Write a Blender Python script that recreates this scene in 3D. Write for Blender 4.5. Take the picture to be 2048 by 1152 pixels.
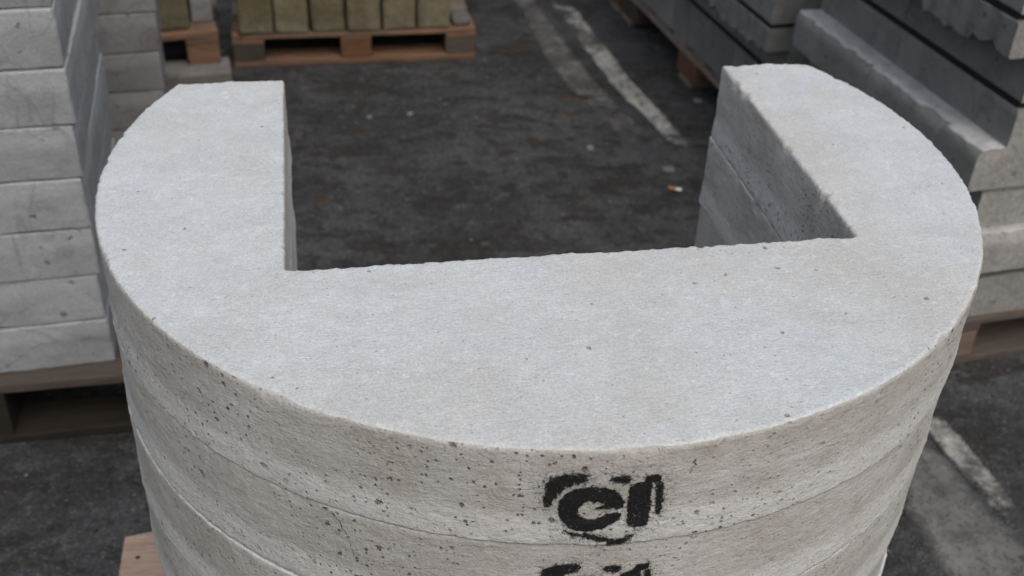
import bpy, math, random
import numpy as np
from mathutils import Matrix, Vector
from mathutils.geometry import delaunay_2d_cdt

SC = bpy.context.scene
for o in list(bpy.data.objects):
    bpy.data.objects.remove(o)
COL = SC.collection
PI = math.pi

# ------------------------------------------------------------------ camera
cam_d = bpy.data.cameras.new('camera')
cam = bpy.data.objects.new('camera', cam_d)
COL.objects.link(cam)
R_ = (0.99892946, 0.0262215, 0.03810983)
U_ = (-0.04625934, 0.56623016, 0.82294804)
F_ = (0.0, 0.82382998, -0.56683698)
cam.matrix_world = Matrix(((R_[0], U_[0], -F_[0], 0.0), (R_[1], U_[1], -F_[1], 0.0),
                           (R_[2], U_[2], -F_[2], 1.5), (0, 0, 0, 1)))
cam_d.sensor_width = 36.0
cam_d.lens = 39.456
cam_d.clip_start = 0.05
cam_d.clip_end = 400
cam_d.dof.use_dof = True
cam_d.dof.focus_distance = 0.92
cam_d.dof.aperture_fstop = 8.0
SC.camera = cam

# ------------------------------------------------------------------ light
world = bpy.data.worlds.new('World')
SC.world = world
world.use_nodes = True
wn, wl = world.node_tree.nodes, world.node_tree.links
wn.clear()
SUN_EL, SUN_AZ = math.radians(57), math.radians(-64)      # azimuth in the plan, from +X
wo = wn.new('ShaderNodeOutputWorld')
bg = wn.new('ShaderNodeBackground')
sky = wn.new('ShaderNodeTexSky')
sky.sky_type = 'NISHITA'
sky.sun_disc = False
sky.sun_elevation = SUN_EL
sky.sun_rotation = PI / 2 - SUN_AZ
sky.air_density = 1.0
sky.dust_density = 6.0
hs = wn.new('ShaderNodeHueSaturation')
hs.inputs['Saturation'].default_value = 0.72
wl.new(sky.outputs[0], hs.inputs['Color'])
wl.new(hs.outputs[0], bg.inputs[0])
bg.inputs[1].default_value = 0.15
wl.new(bg.outputs[0], wo.inputs[0])
sd = bpy.data.lights.new('sun', 'SUN')
sd.energy = 0.52
sd.angle = math.radians(110)
sd.color = (1.0, 0.985, 0.95)
sun = bpy.data.objects.new('sun', sd)
COL.objects.link(sun)
sdir = Vector((math.cos(SUN_EL) * math.cos(SUN_AZ), math.cos(SUN_EL) * math.sin(SUN_AZ), math.sin(SUN_EL)))
sun.rotation_euler = sdir.to_track_quat('Z', 'Y').to_euler()
vs = SC.view_settings
vs.view_transform = 'Standard'
vs.look = 'None'
vs.exposure = -0.02
vs.gamma = 1
vs.use_curve_mapping = False

# ------------------------------------------------------------------ noise (numpy)
def hsh(x, y, z, s):
    x = x.astype(np.int64); y = y.astype(np.int64); z = z.astype(np.int64)
    n = (x * 374761393 + y * 668265263 + z * 2147483647 + s * 1274126177) & 0xFFFFFFFF
    n = ((n ^ (n >> 13)) * 1274126177) & 0xFFFFFFFF
    n = ((n ^ (n >> 16)) * 2246822519) & 0xFFFFFFFF
    return ((n ^ (n >> 15)) & 0xFFFFFF) / float(0xFFFFFF)

def vn(x, y, z, s=0):
    x = np.asarray(x, float); y = np.asarray(y, float) + 0 * x; z = np.asarray(z, float) + 0 * x
    xi, yi, zi = np.floor(x), np.floor(y), np.floor(z)
    fx, fy, fz = x - xi, y - yi, z - zi
    fx = fx * fx * (3 - 2 * fx); fy = fy * fy * (3 - 2 * fy); fz = fz * fz * (3 - 2 * fz)
    r = 0
    for a in (0, 1):
        wx = fx if a else 1 - fx
        for b in (0, 1):
            wy = fy if b else 1 - fy
            for c in (0, 1):
                wz = fz if c else 1 - fz
                r = r + wx * wy * wz * hsh(xi + a, yi + b, zi + c, s)
    return r * 2 - 1

def fbm(P, sc, octv=3, s=0):
    r, a, t = 0, 1.0, 0.0
    for k in range(octv):
        f = 2.03 ** k / sc
        r = r + a * vn(P[:, 0] * f + 7.3 * k, P[:, 1] * f + 3.1, P[:, 2] * f + 1.7 * k, s + k)
        t += a; a *= 0.5
    return r / t

# ------------------------------------------------------------------ mesh helpers
def mesh(name, V, F, mats, parent=None, smooth=True, mi=None, loc=None, rz=0.0):
    m = bpy.data.meshes.new(name)
    V = np.asarray(V, float)
    m.from_pydata(V.tolist(), [], F)
    if mi is not None:
        m.polygons.foreach_set('material_index', mi)
    m.polygons.foreach_set('use_smooth', [smooth] * len(m.polygons))
    if smooth == 'auto':
        pass
    for mt in (mats if isinstance(mats, (list, tuple)) else [mats]):
        m.materials.append(mt)
    if name == 'wall_block':
        for p_ in m.polygons:
            if len(p_.vertices) > 4: p_.use_smooth = False
    m.update()
    o = bpy.data.objects.new(name, m)
    COL.objects.link(o)
    if parent is not None:
        o.parent = parent
    if loc is not None:
        o.location = loc
    o.rotation_euler = (0, 0, rz)
    return o

def tag(o, label=None, cat=None, group=None, kind=None):
    if label: o['label'] = label
    if cat: o['category'] = cat
    if group: o['group'] = group
    if kind: o['kind'] = kind
    return o

def empty(name, loc, rz=0.0):
    o = bpy.data.objects.new(name, None)
    o.empty_display_size = 0.05
    COL.objects.link(o)
    o.location = loc
    o.rotation_euler = (0, 0, rz)
    return o

def axis_pts(h, r, seg):
    e = [-h, -h + r * .3, -h + r, -h + r * 1.7]
    n = max(2, int(round((2 * h - 2 * r) / seg)) + 1)
    mid = [v for v in np.linspace(-h + r, h - r, n)[1:-1] if abs(v) < h - r * 1.9]
    return np.array(e + mid + [h - r * 1.7, h - r, h - r * .3, h])

def box_arrays(sx, sy, sz, r=0.003, seg=0.03, amp=0.0, nsc=0.03, seed=0, edge_amp=0.0, skip_bottom=False):
    """rounded, slightly uneven box, centre at origin in x,y and base at z=0"""
    hx, hy, hz = sx / 2, sy / 2, sz / 2
    X, Y, Z = axis_pts(hx, r, seg), axis_pts(hy, r, seg), axis_pts(hz, r, seg)
    V, F, idx = [], [], {}
    def vid(i, j, k):
        key = (i, j, k)
        if key not in idx:
            idx[key] = len(V); V.append((X[i], Y[j], Z[k]))
        return idx[key]
    nx, ny, nz = len(X) - 1, len(Y) - 1, len(Z) - 1
    for i in range(nx):
        for j in range(ny):
            if not skip_bottom:
                F.append((vid(i, j, 0), vid(i, j + 1, 0), vid(i + 1, j + 1, 0), vid(i + 1, j, 0)))
            F.append((vid(i, j, nz), vid(i + 1, j, nz), vid(i + 1, j + 1, nz), vid(i, j + 1, nz)))
    for i in range(nx):
        for k in range(nz):
            F.append((vid(i, 0, k), vid(i + 1, 0, k), vid(i + 1, 0, k + 1), vid(i, 0, k + 1)))
            F.append((vid(i, ny, k), vid(i, ny, k + 1), vid(i + 1, ny, k + 1), vid(i + 1, ny, k)))
    for j in range(ny):
        for k in range(nz):
            F.append((vid(0, j, k), vid(0, j, k + 1), vid(0, j + 1, k + 1), vid(0, j + 1, k)))
            F.append((vid(nx, j, k), vid(nx, j + 1, k), vid(nx, j + 1, k + 1), vid(nx, j, k + 1)))
    V = np.array(V)
    H = np.array([hx, hy, hz]) - r
    Cn = np.clip(V, -H, H)
    D = V - Cn
    L = np.linalg.norm(D, axis=1)
    N = D / np.maximum(L, 1e-9)[:, None]
    onedge = (np.abs(D) > r * .5).sum(1) > 1
    V = Cn + N * r
    if amp:
        V += N * (fbm(V, nsc, 3, seed) * amp)[:, None]
    if edge_amp:
        V -= N * (np.maximum(fbm(V, nsc * .4, 2, seed + 9), 0) * edge_amp * onedge)[:, None]
    V[:, 2] += hz
    return V, F

def box(name, sx, sy, sz, mat, parent=None, loc=(0, 0, 0), rz=0.0, **kw):
    V, F = box_arrays(sx, sy, sz, **kw)
    return mesh(name, V, F, mat, parent, True, None, loc, rz)

# ------------------------------------------------------------------ materials
class NT:
    def __init__(s, name, rough=0.9, spec=0.3):
        s.m = bpy.data.materials.new(name); s.m.use_nodes = True
        s.n, s.l = s.m.node_tree.nodes, s.m.node_tree.links
        s.b = s.n['Principled BSDF']
        s.b.inputs['Roughness'].default_value = rough
        s.b.inputs['Specular IOR Level'].default_value = spec
        s.tc = s.n.new('ShaderNodeTexCoord').outputs['Object']
        oi = s.n.new('ShaderNodeObjectInfo')
        s.rnd = oi.outputs['Random']
        ad = s.n.new('ShaderNodeVectorMath'); ad.operation = 'ADD'
        mu = s.n.new('ShaderNodeMath'); mu.operation = 'MULTIPLY'; mu.inputs[1].default_value = 37.0
        s.l.new(s.rnd, mu.inputs[0])
        s.l.new(s.tc, ad.inputs[0]); s.l.new(mu.outputs[0], ad.inputs[1])
        s.co = ad.outputs[0]
    def noise(s, scale, detail=4, rough=0.6, vec=None, stretch=None, dist=0.0):
        t = s.n.new('ShaderNodeTexNoise')
        t.inputs['Scale'].default_value = scale; t.inputs['Detail'].default_value = detail
        t.inputs['Roughness'].default_value = rough; t.inputs['Distortion'].default_value = dist
        v = vec or s.co
        if stretch:
            mp = s.n.new('ShaderNodeMapping'); mp.inputs['Scale'].default_value = stretch
            s.l.new(v, mp.inputs[0]); v = mp.outputs[0]
        s.l.new(v, t.inputs['Vector'])
        return t.outputs['Fac']
    def voro(s, scale, stretch=None, feature='F1', rnd=1.0):
        t = s.n.new('ShaderNodeTexVoronoi'); t.feature = feature
        t.inputs['Scale'].default_value = scale; t.inputs['Randomness'].default_value = rnd
        v = s.co
        if stretch:
            mp = s.n.new('ShaderNodeMapping'); mp.inputs['Scale'].default_value = stretch
            s.l.new(v, mp.inputs[0]); v = mp.outputs[0]
        s.l.new(v, t.inputs['Vector'])
        return t
    def ramp(s, fac, pts):
        r = s.n.new('ShaderNodeValToRGB')
        e = r.color_ramp.elements
        while len(e) < len(pts): e.new(0.5)
        for k, (p, c) in enumerate(pts):
            e[k].position = p
            e[k].color = (c, c, c, 1) if not isinstance(c, tuple) else (*c, 1)
        s.l.new(fac, r.inputs[0])
        return r.outputs[0]
    def mix(s, fac, a, b, mode='MIX'):
        m = s.n.new('ShaderNodeMix'); m.data_type = 'RGBA'; m.blend_type = mode
        for inp, v in ((m.inputs[0], fac), (m.inputs[6], a), (m.inputs[7], b)):
            if isinstance(v, tuple): inp.default_value = (*v, 1)
            elif isinstance(v, (int, float)): inp.default_value = v
            else: s.l.new(v, inp)
        return m.outputs[2]
    def math(s, op, a, b=0.0, c=None):
        m = s.n.new('ShaderNodeMath'); m.operation = op
        for k, v in enumerate((a, b, c)):
            if v is None: continue
            if isinstance(v, (int, float)): m.inputs[k].default_value = v
            else: s.l.new(v, m.inputs[k])
        return m.outputs[0]
    def bump(s, h, strength=1.0, dist=0.001, prev=None):
        b = s.n.new('ShaderNodeBump')
        b.inputs['Strength'].default_value = strength; b.inputs['Distance'].default_value = dist
        s.l.new(h, b.inputs['Height'])
        if prev is not None: s.l.new(prev, b.inputs['Normal'])
        return b.outputs[0]
    def normal_z(s):
        g = s.n.new('ShaderNodeNewGeometry'); x = s.n.new('ShaderNodeSeparateXYZ')
        s.l.new(g.outputs['Normal'], x.inputs[0]); return x.outputs[2]
    def sep(s, vec):
        x = s.n.new('ShaderNodeSeparateXYZ'); s.l.new(vec, x.inputs[0]); return x.outputs
    def pits(s, scale, size, keep, stretch=None):
        """mask of sparse round holes: 1 in the hole"""
        v = s.voro(scale, stretch)
        sel = s.math('GREATER_THAN', s.sep(v.outputs['Color'])[0], 1 - keep)
        sz = s.math('MULTIPLY', s.sep(v.outputs['Color'])[1], size)
        d = s.math('ADD', v.outputs['Distance'], s.math('MULTIPLY', s.math('SUBTRACT', s.noise(scale * 2.5, 2), 0.5), 0.6))
        q = s.math('DIVIDE', d, s.math('ADD', sz, size * .25))
        k = s.ramp(q, [(0.45, 1.0), (1.0, 0.0)])
        return s.math('MULTIPLY', k, sel)
    def done(s, col, nor=None):
        if isinstance(col, tuple): s.b.inputs['Base Color'].default_value = (*col, 1)
        else: s.l.new(col, s.b.inputs['Base Color'])
        if nor is not None: s.l.new(nor, s.b.inputs['Normal'])
        return s.m

def mat_slab_top():
    t = NT('broom_finished_concrete_top', 0.92, 0.2)
    big = t.ramp(t.noise(3.6, 4, 0.62, dist=0.5), [(0.36, 0.0), (0.62, 1.0)])
    c = t.mix(big, (0.515, 0.520, 0.500), (0.545, 0.588, 0.608))
    mott = t.ramp(t.noise(13, 5, 0.7, stretch=(1, 1.6, 1)), [(0.38, 0.95), (0.62, 1.045)])
    c = t.mix(1.0, c, mott, 'MULTIPLY')
    mid = t.ramp(t.noise(55, 4, 0.75, stretch=(1, 1.5, 1)), [(0.40, 0.0), (0.62, 1.0)])
    c = t.mix(t.math('MULTIPLY', mid, 0.35), c, (0.485, 0.478, 0.45))
    laid = t.ramp(t.noise(90, 4, 0.75), [(0.56, 0.0), (0.68, 1.0)])
    c = t.mix(t.math('MULTIPLY', laid, 0.6), c, (0.66, 0.675, 0.69))
    fine = t.ramp(t.noise(520, 3, 0.8), [(0.3, 0.80), (0.7, 1.18)])
    c = t.mix(1.0, c, fine, 'MULTIPLY')
    gr = t.ramp(t.noise(1100, 2, 0.7, stretch=(1, 2.2, 1)), [(0.28, 0.55), (0.44, 1.0), (0.60, 1.0), (0.75, 1.25)])
    c = t.mix(0.8, c, gr, 'MULTIPLY')
    p = t.pits(60, 0.12, 0.20)
    p2 = t.pits(190, 0.20, 0.18)
    c = t.mix(t.math('MULTIPLY', p, 0.6), c, (0.14, 0.13, 0.12))
    c = t.mix(t.math('MULTIPLY', p2, 0.42), c, (0.2, 0.19, 0.18))
    h = t.math('ADD', t.noise(600, 3, 0.75), t.math('MULTIPLY', t.noise(150, 4, 0.7, stretch=(1, 2.4, 1)), 1.6))
    h = t.math('ADD', h, t.math('MULTIPLY', t.noise(24, 4, 0.65, stretch=(1, 1.3, 1)), 2.2))
    h = t.math('SUBTRACT', h, t.math('ADD', t.math('MULTIPLY', p, 1.5), t.math('MULTIPLY', p2, 0.8)))
    return t.done(c, t.bump(h, 0.8, 0.0011))

def mat_slab_side(name='cast_concrete_side', tint=(1, 1, 1), val=1.0, pit=1.0):
    t = NT(name, 0.85, 0.25)
    f = lambda a: tuple(v * w * val for v, w in zip(a, tint))
    z = t.sep(t.tc)[2]
    big = t.ramp(t.noise(7, 4, 0.65, stretch=(1, 1, 1.6)), [(0.35, 0.0), (0.65, 1.0)])
    c = t.mix(big, f((0.40, 0.388, 0.352)), f((0.50, 0.492, 0.462)))
    stain = t.ramp(t.noise(16, 5, 0.7), [(0.52, 0.0), (0.72, 1.0)])
    c = t.mix(t.math('MULTIPLY', stain, 0.55), c, f((0.32, 0.302, 0.242)))
    # paler, floury laitance band along the foot of the casting
    zz = t.math('ADD', z, t.math('MULTIPLY', t.math('SUBTRACT', t.noise(9, 3), 0.5), 0.03))
    band = t.ramp(t.math('MULTIPLY', zz, 10.0), [(0.20, 1.0), (0.42, 0.0)])
    c = t.mix(t.math('MULTIPLY', band, 0.65), c, f((0.57, 0.572, 0.552)))
    streak = t.ramp(t.noise(30, 4, 0.7, stretch=(1, 1, 7)), [(0.3, 0.93), (0.7, 1.07)])
    c = t.mix(1.0, c, streak, 'MULTIPLY')
    wavy = t.ramp(t.noise(26, 5, 0.7, dist=2.5), [(0.44, 1.0), (0.5, 0.90), (0.56, 1.0)])
    c = t.mix(0.8, c, wavy, 'MULTIPLY')
    spk = t.ramp(t.noise(420, 3, 0.8), [(0.25, 0.78), (0.5, 1.0), (0.75, 1.18)])
    c = t.mix(0.9, c, spk, 'MULTIPLY')
    dens = t.ramp(t.noise(7, 3), [(0.47, 0.03), (0.60, 1.0)])
    p = t.pits(95, 0.27, 0.34 * pit)
    p2 = t.pits(240, 0.36, 0.30 * pit)
    p3 = t.pits(42, 0.15, 0.20 * pit)
    p = t.math('MAXIMUM', t.math('MAXIMUM', t.math('MULTIPLY', p, dens), t.math('MULTIPLY', p2, t.math('ADD', t.math('MULTIPLY', dens, .8), .2))), t.math('MULTIPLY', p3, t.math('ADD', t.math('MULTIPLY', dens, .7), .3)))
    c = t.mix(t.math('MULTIPLY', p, 0.80), c, f((0.085, 0.08, 0.07)))
    h = t.math('ADD', t.noise(430, 3, 0.75), t.math('MULTIPLY', t.noise(60, 4, 0.7, stretch=(1, 1, 3)), 1.4))
    h = t.math('ADD', h, t.math('MULTIPLY', t.noise(26, 5, 0.7, dist=2.5), 1.6))
    h = t.math('SUBTRACT', h, t.math('MULTIPLY', p, 2.6))
    return t.done(c, t.bump(h, 0.85, 0.0012))

def mat_plain_concrete(name, a, b, st, sc=1.0, pitk=0.3, bumpd=0.0015, agg=False, bandtop=False):
    t = NT(name, 0.9, 0.2)
    big = t.ramp(t.noise(5 * sc, 4, 0.65), [(0.35, 0.0), (0.65, 1.0)])
    c = t.mix(big, a, b)
    ob = t.ramp(t.rnd, [(0.0, 0.86), (1.0, 1.10)])
    c = t.mix(1.0, c, ob, 'MULTIPLY')
    s2 = t.ramp(t.noise(12 * sc, 5, 0.7, dist=1.2), [(0.5, 0.0), (0.68, 1.0)])
    c = t.mix(t.math('MULTIPLY', s2, 0.6), c, st)
    if bandtop:
        z = t.math('ADD', t.sep(t.tc)[2], t.math('MULTIPLY', t.math('SUBTRACT', t.noise(7, 3), 0.5), 0.04))
        c = t.mix(t.ramp(t.math('MULTIPLY', z, 10.0), [(0.55, 0.0), (0.74, 0.55)]), c, tuple(v * 1.22 for v in b))
        ring = t.ramp(t.noise(6.5, 2, 0.4, dist=1.0), [(0.485, 1.0), (0.5, 0.72), (0.515, 1.0)])
        c = t.mix(0.75, c, ring, 'MULTIPLY')
    if agg:
        v = t.voro(130)
        k = t.ramp(t.sep(v.outputs['Color'])[0], [(0.0, 0.82), (1.0, 1.18)])
        c = t.mix(0.8, c, k, 'MULTIPLY')
    c = t.mix(0.9, c, t.ramp(t.noise(220, 3, 0.8), [(0.25, 0.8), (0.75, 1.2)]), 'MULTIPLY')
    p = t.pits(45, 0.26, pitk)
    c = t.mix(t.math('MULTIPLY', p, 0.6), c, tuple(v * .3 for v in a))
    h = t.math('ADD', t.noise(240, 3, 0.7), t.math('MULTIPLY', t.noise(40, 4, 0.7), 2.0))
    if agg: h = t.math('ADD', h, t.math('MULTIPLY', t.voro(130).outputs['Distance'], 1.2))
    h = t.math('SUBTRACT', h, t.math('MULTIPLY', p, 1.5))
    return t.done(c, t.bump(h, 0.8, bumpd))

def mat_mossy():
    t = NT('mossy_stone', 0.95, 0.15)
    c = t.mix(t.ramp(t.noise(14, 4), [(0.35, 0.0), (0.65, 1.0)]), (0.125, 0.108, 0.066), (0.178, 0.157, 0.105))
    c = t.mix(1.0, c, t.ramp(t.rnd, [(0.0, 0.85), (1.0, 1.15)]), 'MULTIPLY')
    zz = t.math('ADD', t.sep(t.tc)[2], t.math('MULTIPLY', t.noise(16, 3), 0.07))
    lime = t.ramp(t.math('MULTIPLY', zz, 10), [(0.35, 1.0), (0.8, 0.0)])
    lime = t.math('MULTIPLY', lime, t.ramp(t.noise(18, 4, 0.7), [(0.45, 0.0), (0.65, 0.7)]))
    c = t.mix(lime, c, (0.26, 0.25, 0.21))
    c = t.mix(0.9, c, t.ramp(t.noise(70, 5, 0.8), [(0.25, 0.6), (0.7, 1.25)]), 'MULTIPLY')
    return t.done(c, t.bump(t.noise(90, 5, 0.75), 1.0, 0.004))

def mat_wood(name, a, b, grain=(1, 14, 14), dirt=(0.07, 0.065, 0.055), dk=0.6):
    t = NT(name, 0.8, 0.25)
    g = t.noise(9, 5, 0.7, stretch=grain, dist=0.6)
    c = t.mix(t.ramp(g, [(0.3, 0.0), (0.7, 1.0)]), a, b)
    c = t.mix(1.0, c, t.ramp(t.rnd, [(0.0, 0.75), (1.0, 1.15)]), 'MULTIPLY')
    ln = t.ramp(t.noise(22, 3, 0.6, stretch=grain), [(0.36, 0.6), (0.5, 1.0)])
    c = t.mix(0.7, c, ln, 'MULTIPLY')
    c = t.mix(t.math('MULTIPLY', t.ramp(t.noise(7, 5, 0.7), [(0.42, 0.0), (0.68, 1.0)]), dk), c, dirt)
    return t.done(c, t.bump(t.math('ADD', g, t.noise(60, 3, 0.7, stretch=grain)), 0.7, 0.0025))

def mat_asphalt():
    t = NT('asphalt', 0.88, 0.25)
    c = t.mix(t.ramp(t.noise(2.2, 5, 0.65), [(0.40, 0.0), (0.60, 1.0)]), (0.040, 0.042, 0.044), (0.072, 0.075, 0.078))
    # dusty film
    c = t.mix(t.math('MULTIPLY', t.ramp(t.noise(6.5, 6, 0.72, stretch=(1, 1.8, 1), dist=.4), [(0.50, 0.0), (0.64, 1.0)]), 0.55), c, (0.088, 0.089, 0.088))
    # brown rot and mud smears, lying in flattened patches
    mud = t.ramp(t.noise(8.0, 6, 0.7, stretch=(0.8, 1.9, 1), dist=0.4), [(0.53, 0.0), (0.58, 1.0)])
    c = t.mix(t.math('MULTIPLY', mud, 0.7), c, (0.030, 0.027, 0.022))
    rust = t.ramp(t.noise(8.3, 5, 0.66, stretch=(1.0, 2.6, 1), dist=0.6), [(0.60, 0.0), (0.66, 1.0)])
    c = t.mix(t.math('MULTIPLY', rust, 0.6), c, (0.040, 0.030, 0.021))
    blot = t.ramp(t.noise(17, 4, 0.7), [(0.54, 0.0), (0.60, 1.0)])
    c = t.mix(t.math('MULTIPLY', blot, 0.6), c, (0.024, 0.022, 0.020))
    chalk = t.ramp(t.noise(24, 5, 0.75), [(0.57, 0.0), (0.67, 1.0)])
    c = t.mix(t.math('MULTIPLY', chalk, 0.5), c, (0.125, 0.127, 0.125))
    v = t.voro(230)
    st = t.ramp(t.sep(v.outputs['Color'])[0], [(0.0, 0.62), (0.82, 1.1), (0.95, 1.5), (1.0, 2.1)])
    c = t.mix(0.8, c, st, 'MULTIPLY')
    c = t.mix(0.6, c, t.ramp(t.noise(60, 5, 0.8), [(0.25, 0.62), (0.75, 1.38)]), 'MULTIPLY')
    h = t.math('ADD', t.math('MULTIPLY', v.outputs['Distance'], 1.0), t.math('MULTIPLY', t.noise(9, 6, 0.7), 3.0))
    h = t.math('SUBTRACT', h, t.math('MULTIPLY', mud, -0.6))
    return t.done(c, t.bump(h, 1.0, 0.004))

def mat_line(name, col, lo, hi, soft=0.07, base=0.0):
    """worn paint: the coat is missing where the noise is low"""
    t = NT(name, 0.85, 0.25)
    c = t.mix(t.ramp(t.noise(9, 5, 0.75), [(0.3, 0.0), (0.7, 1.0)]), tuple(v * .55 for v in col), col)
    c = t.mix(0.8, c, t.ramp(t.noise(45, 5, 0.8), [(0.3, 0.6), (0.7, 1.2)]), 'MULTIPLY')
    at = t.n.new('ShaderNodeAttribute'); at.attribute_name = 'cover'
    f = t.math('MULTIPLY', t.noise(13, 7, 0.75), 0.75)
    f = t.math('ADD', f, t.math('MULTIPLY', t.noise(4.2, 3, 0.6), 0.45))
    f = t.math('ADD', t.math('SUBTRACT', f, 0.12), t.math('MULTIPLY', at.outputs['Fac'], 0.5))
    k = t.ramp(f, [(lo, 0.0), (hi, 1.0)])
    v = t.voro(230)
    k = t.math('MULTIPLY', k, t.ramp(t.sep(v.outputs['Color'])[0], [(0.05, 0.55), (0.25, 1.0)]))
    tr = t.n.new('ShaderNodeBsdfTransparent'); mx = t.n.new('ShaderNodeMixShader')
    t.done(c, t.bump(t.noise(120, 4, 0.7), 0.6, 0.002))
    t.l.new(k, mx.inputs[0]); t.l.new(tr.outputs[0], mx.inputs[1]); t.l.new(t.b.outputs[0], mx.inputs[2])
    t.l.new(mx.outputs[0], t.n['Material Output'].inputs['Surface'])
    return t.m

def mat_spray():
    t = NT('black_spray_paint', 0.55, 0.4)
    at = t.n.new('ShaderNodeAttribute'); at.attribute_name = 'cover'
    a = at.outputs['Fac']
    n = t.math('ADD', t.math('MULTIPLY', t.noise(1300, 2, 0.7), 0.65), t.math('MULTIPLY', t.noise(330, 4, 0.7), 0.45))
    k = t.ramp(t.math('ADD', t.math('MULTIPLY', t.math('SUBTRACT', n, 0.55), 4.0), a), [(0.42, 0.0), (0.60, 1.0)])
    c = t.mix(t.ramp(t.noise(260, 4, 0.75), [(0.5, 0.0), (0.75, 1.0)]), (0.008, 0.008, 0.008), (0.022, 0.022, 0.022))
    tr = t.n.new('ShaderNodeBsdfTransparent'); mx = t.n.new('ShaderNodeMixShader')
    t.done(c, t.bump(t.noise(430, 3, 0.75), 0.6, 0.001))
    t.l.new(k, mx.inputs[0]); t.l.new(tr.outputs[0], mx.inputs[1]); t.l.new(t.b.outputs[0], mx.inputs[2])
    t.l.new(mx.outputs[0], t.n['Material Output'].inputs['Surface'])
    return t.m

def mat_flat(name, col, rough=0.8):
    t = NT(name, rough, 0.3)
    c = t.mix(t.ramp(t.noise(60, 4, 0.7), [(0.3, 0.0), (0.7, 1.0)]), tuple(v * .7 for v in col), tuple(min(1, v * 1.15) for v in col))
    return t.done(c, t.bump(t.noise(150, 3), 0.5, 0.001))

M_TOP = mat_slab_top()
M_SIDE = mat_slab_side()
M_PREC = mat_plain_concrete('pale_precast_concrete', (0.24, 0.25, 0.255), (0.32, 0.335, 0.343), (0.185, 0.188, 0.182), pitk=0.5, bandtop=True)
M_PREC2 = mat_plain_concrete('darker_precast_concrete', (0.175, 0.175, 0.173), (0.23, 0.23, 0.226), (0.135, 0.13, 0.122), bandtop=True)  # darker tone of the precast concrete, for the rear left stack and grey block
M_BLK = mat_plain_concrete('grey_wall_block_concrete', (0.165, 0.168, 0.158), (0.22, 0.223, 0.212), (0.105, 0.10, 0.088), 1.2, 0.2)
M_END = mat_plain_concrete('exposed_aggregate_end', (0.225, 0.222, 0.21), (0.285, 0.28, 0.265), (0.17, 0.16, 0.14), 2.0, 0.2, 0.0009, agg=True)
M_LIP = mat_plain_concrete('skylit_split_lip', (0.36, 0.375, 0.38), (0.50, 0.51, 0.515), (0.26, 0.255, 0.245), 2.0, 0.1, 0.004)  # split ledge tops, extra pale: the sky light on them is painted in
M_KERB = mat_plain_concrete('brown_grey_kerb_concrete', (0.12, 0.115, 0.11), (0.17, 0.165, 0.155), (0.09, 0.08, 0.06), 2.0, 0.2)
M_MOSS = mat_mossy()
M_WOOD_GREY = mat_wood('weathered_pallet_wood', (0.19, 0.155, 0.125), (0.30, 0.25, 0.205))
M_WOOD_OLD = mat_wood('old_brown_grey_wood', (0.075, 0.061, 0.050), (0.125, 0.10, 0.083))
M_WOOD_SHADE = mat_wood('shade_dark_pallet_wood', (0.017, 0.014, 0.011), (0.036, 0.028, 0.021), dk=0.2, dirt=(0.015, 0.014, 0.012))  # near-black: the shade under the left pallet's deck is put into the colour
M_WOOD_PALE = mat_wood('pale_pallet_wood', (0.36, 0.26, 0.20), (0.50, 0.38, 0.30), dk=0.15)
M_WOOD_RED = mat_wood('pinkish_brown_block_wood', (0.17, 0.115, 0.085), (0.27, 0.19, 0.15), dk=0.3)
M_WOOD_DK = mat_wood('dark_pallet_wood', (0.036, 0.028, 0.022), (0.065, 0.049, 0.038))  # dark brown wood for the rear left pallet and some blocks
M_WOOD_OR = mat_wood('orange_pine_wood', (0.165, 0.09, 0.052), (0.25, 0.15, 0.095), dk=0.6)
M_WOOD_BR = mat_wood('red_brown_pine_wood', (0.14, 0.062, 0.028), (0.22, 0.11, 0.06), dk=0.5)
M_ASPH = mat_asphalt()
M_LINE = mat_line('worn_white_road_paint', (0.47, 0.465, 0.43), 0.82, 1.02)
M_LINE2 = mat_line('ghost_of_old_road_paint', (0.20, 0.20, 0.19), 0.74, 1.0)
M_SPRAY = mat_spray()
M_BLACK = mat_flat('black_rubber', (0.012, 0.013, 0.014))
M_CRACK = mat_flat('dark_crack', (0.03, 0.027, 0.024))

# ------------------------------------------------------------------ ground
def grid_sheet(x0, x1, y0, y1, step):
    xs = np.arange(x0, x1 + step / 2, step); ys = np.arange(y0, y1 + step / 2, step)
    X, Y = np.meshgrid(xs, ys); V = np.stack([X.ravel(), Y.ravel(), 0 * X.ravel()], 1)
    nx = len(xs); F = []
    for j in range(len(ys) - 1):
        for i in range(nx - 1):
            a = j * nx + i; F.append((a, a + 1, a + nx + 1, a + nx))
    return V, F
V, F = grid_sheet(-60, 60, -60, 60, 4.0)
g = mesh('asphalt_ground', V, F, M_ASPH)
tag(g, kind='structure')

def stripe(name, pts, mat, z, wear):
    """pts: (left x,y, right x,y) stations; cover attribute fades at the edges and along the length"""
    rows = []
    n = 60
    P = np.array(pts, float)
    t = np.linspace(0, 1, len(P)); tt = np.linspace(0, 1, n)
    Q = np.stack([np.interp(tt, t, P[:, k]) for k in range(4)], 1)
    cols = 9
    V, A, F = [], [], []
    for i in range(n):
        for j in range(cols):
            u = j / (cols - 1)
            V.append((Q[i, 0] * (1 - u) + Q[i, 2] * u, Q[i, 1] * (1 - u) + Q[i, 3] * u, z))
            A.append(min(1, min(u, 1 - u) * 5) * wear(tt[i]))
    for i in range(n - 1):
        for j in range(cols - 1):
            a = i * cols + j; F.append((a, a + 1, a + cols + 1, a + cols))
    o = mesh(name, V, F, mat)
    at = o.data.attributes.new('cover', 'FLOAT', 'POINT')
    at.data.foreach_set('value', np.array(A, dtype=np.float32))
    tag(o, kind='structure')
    return o
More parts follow.
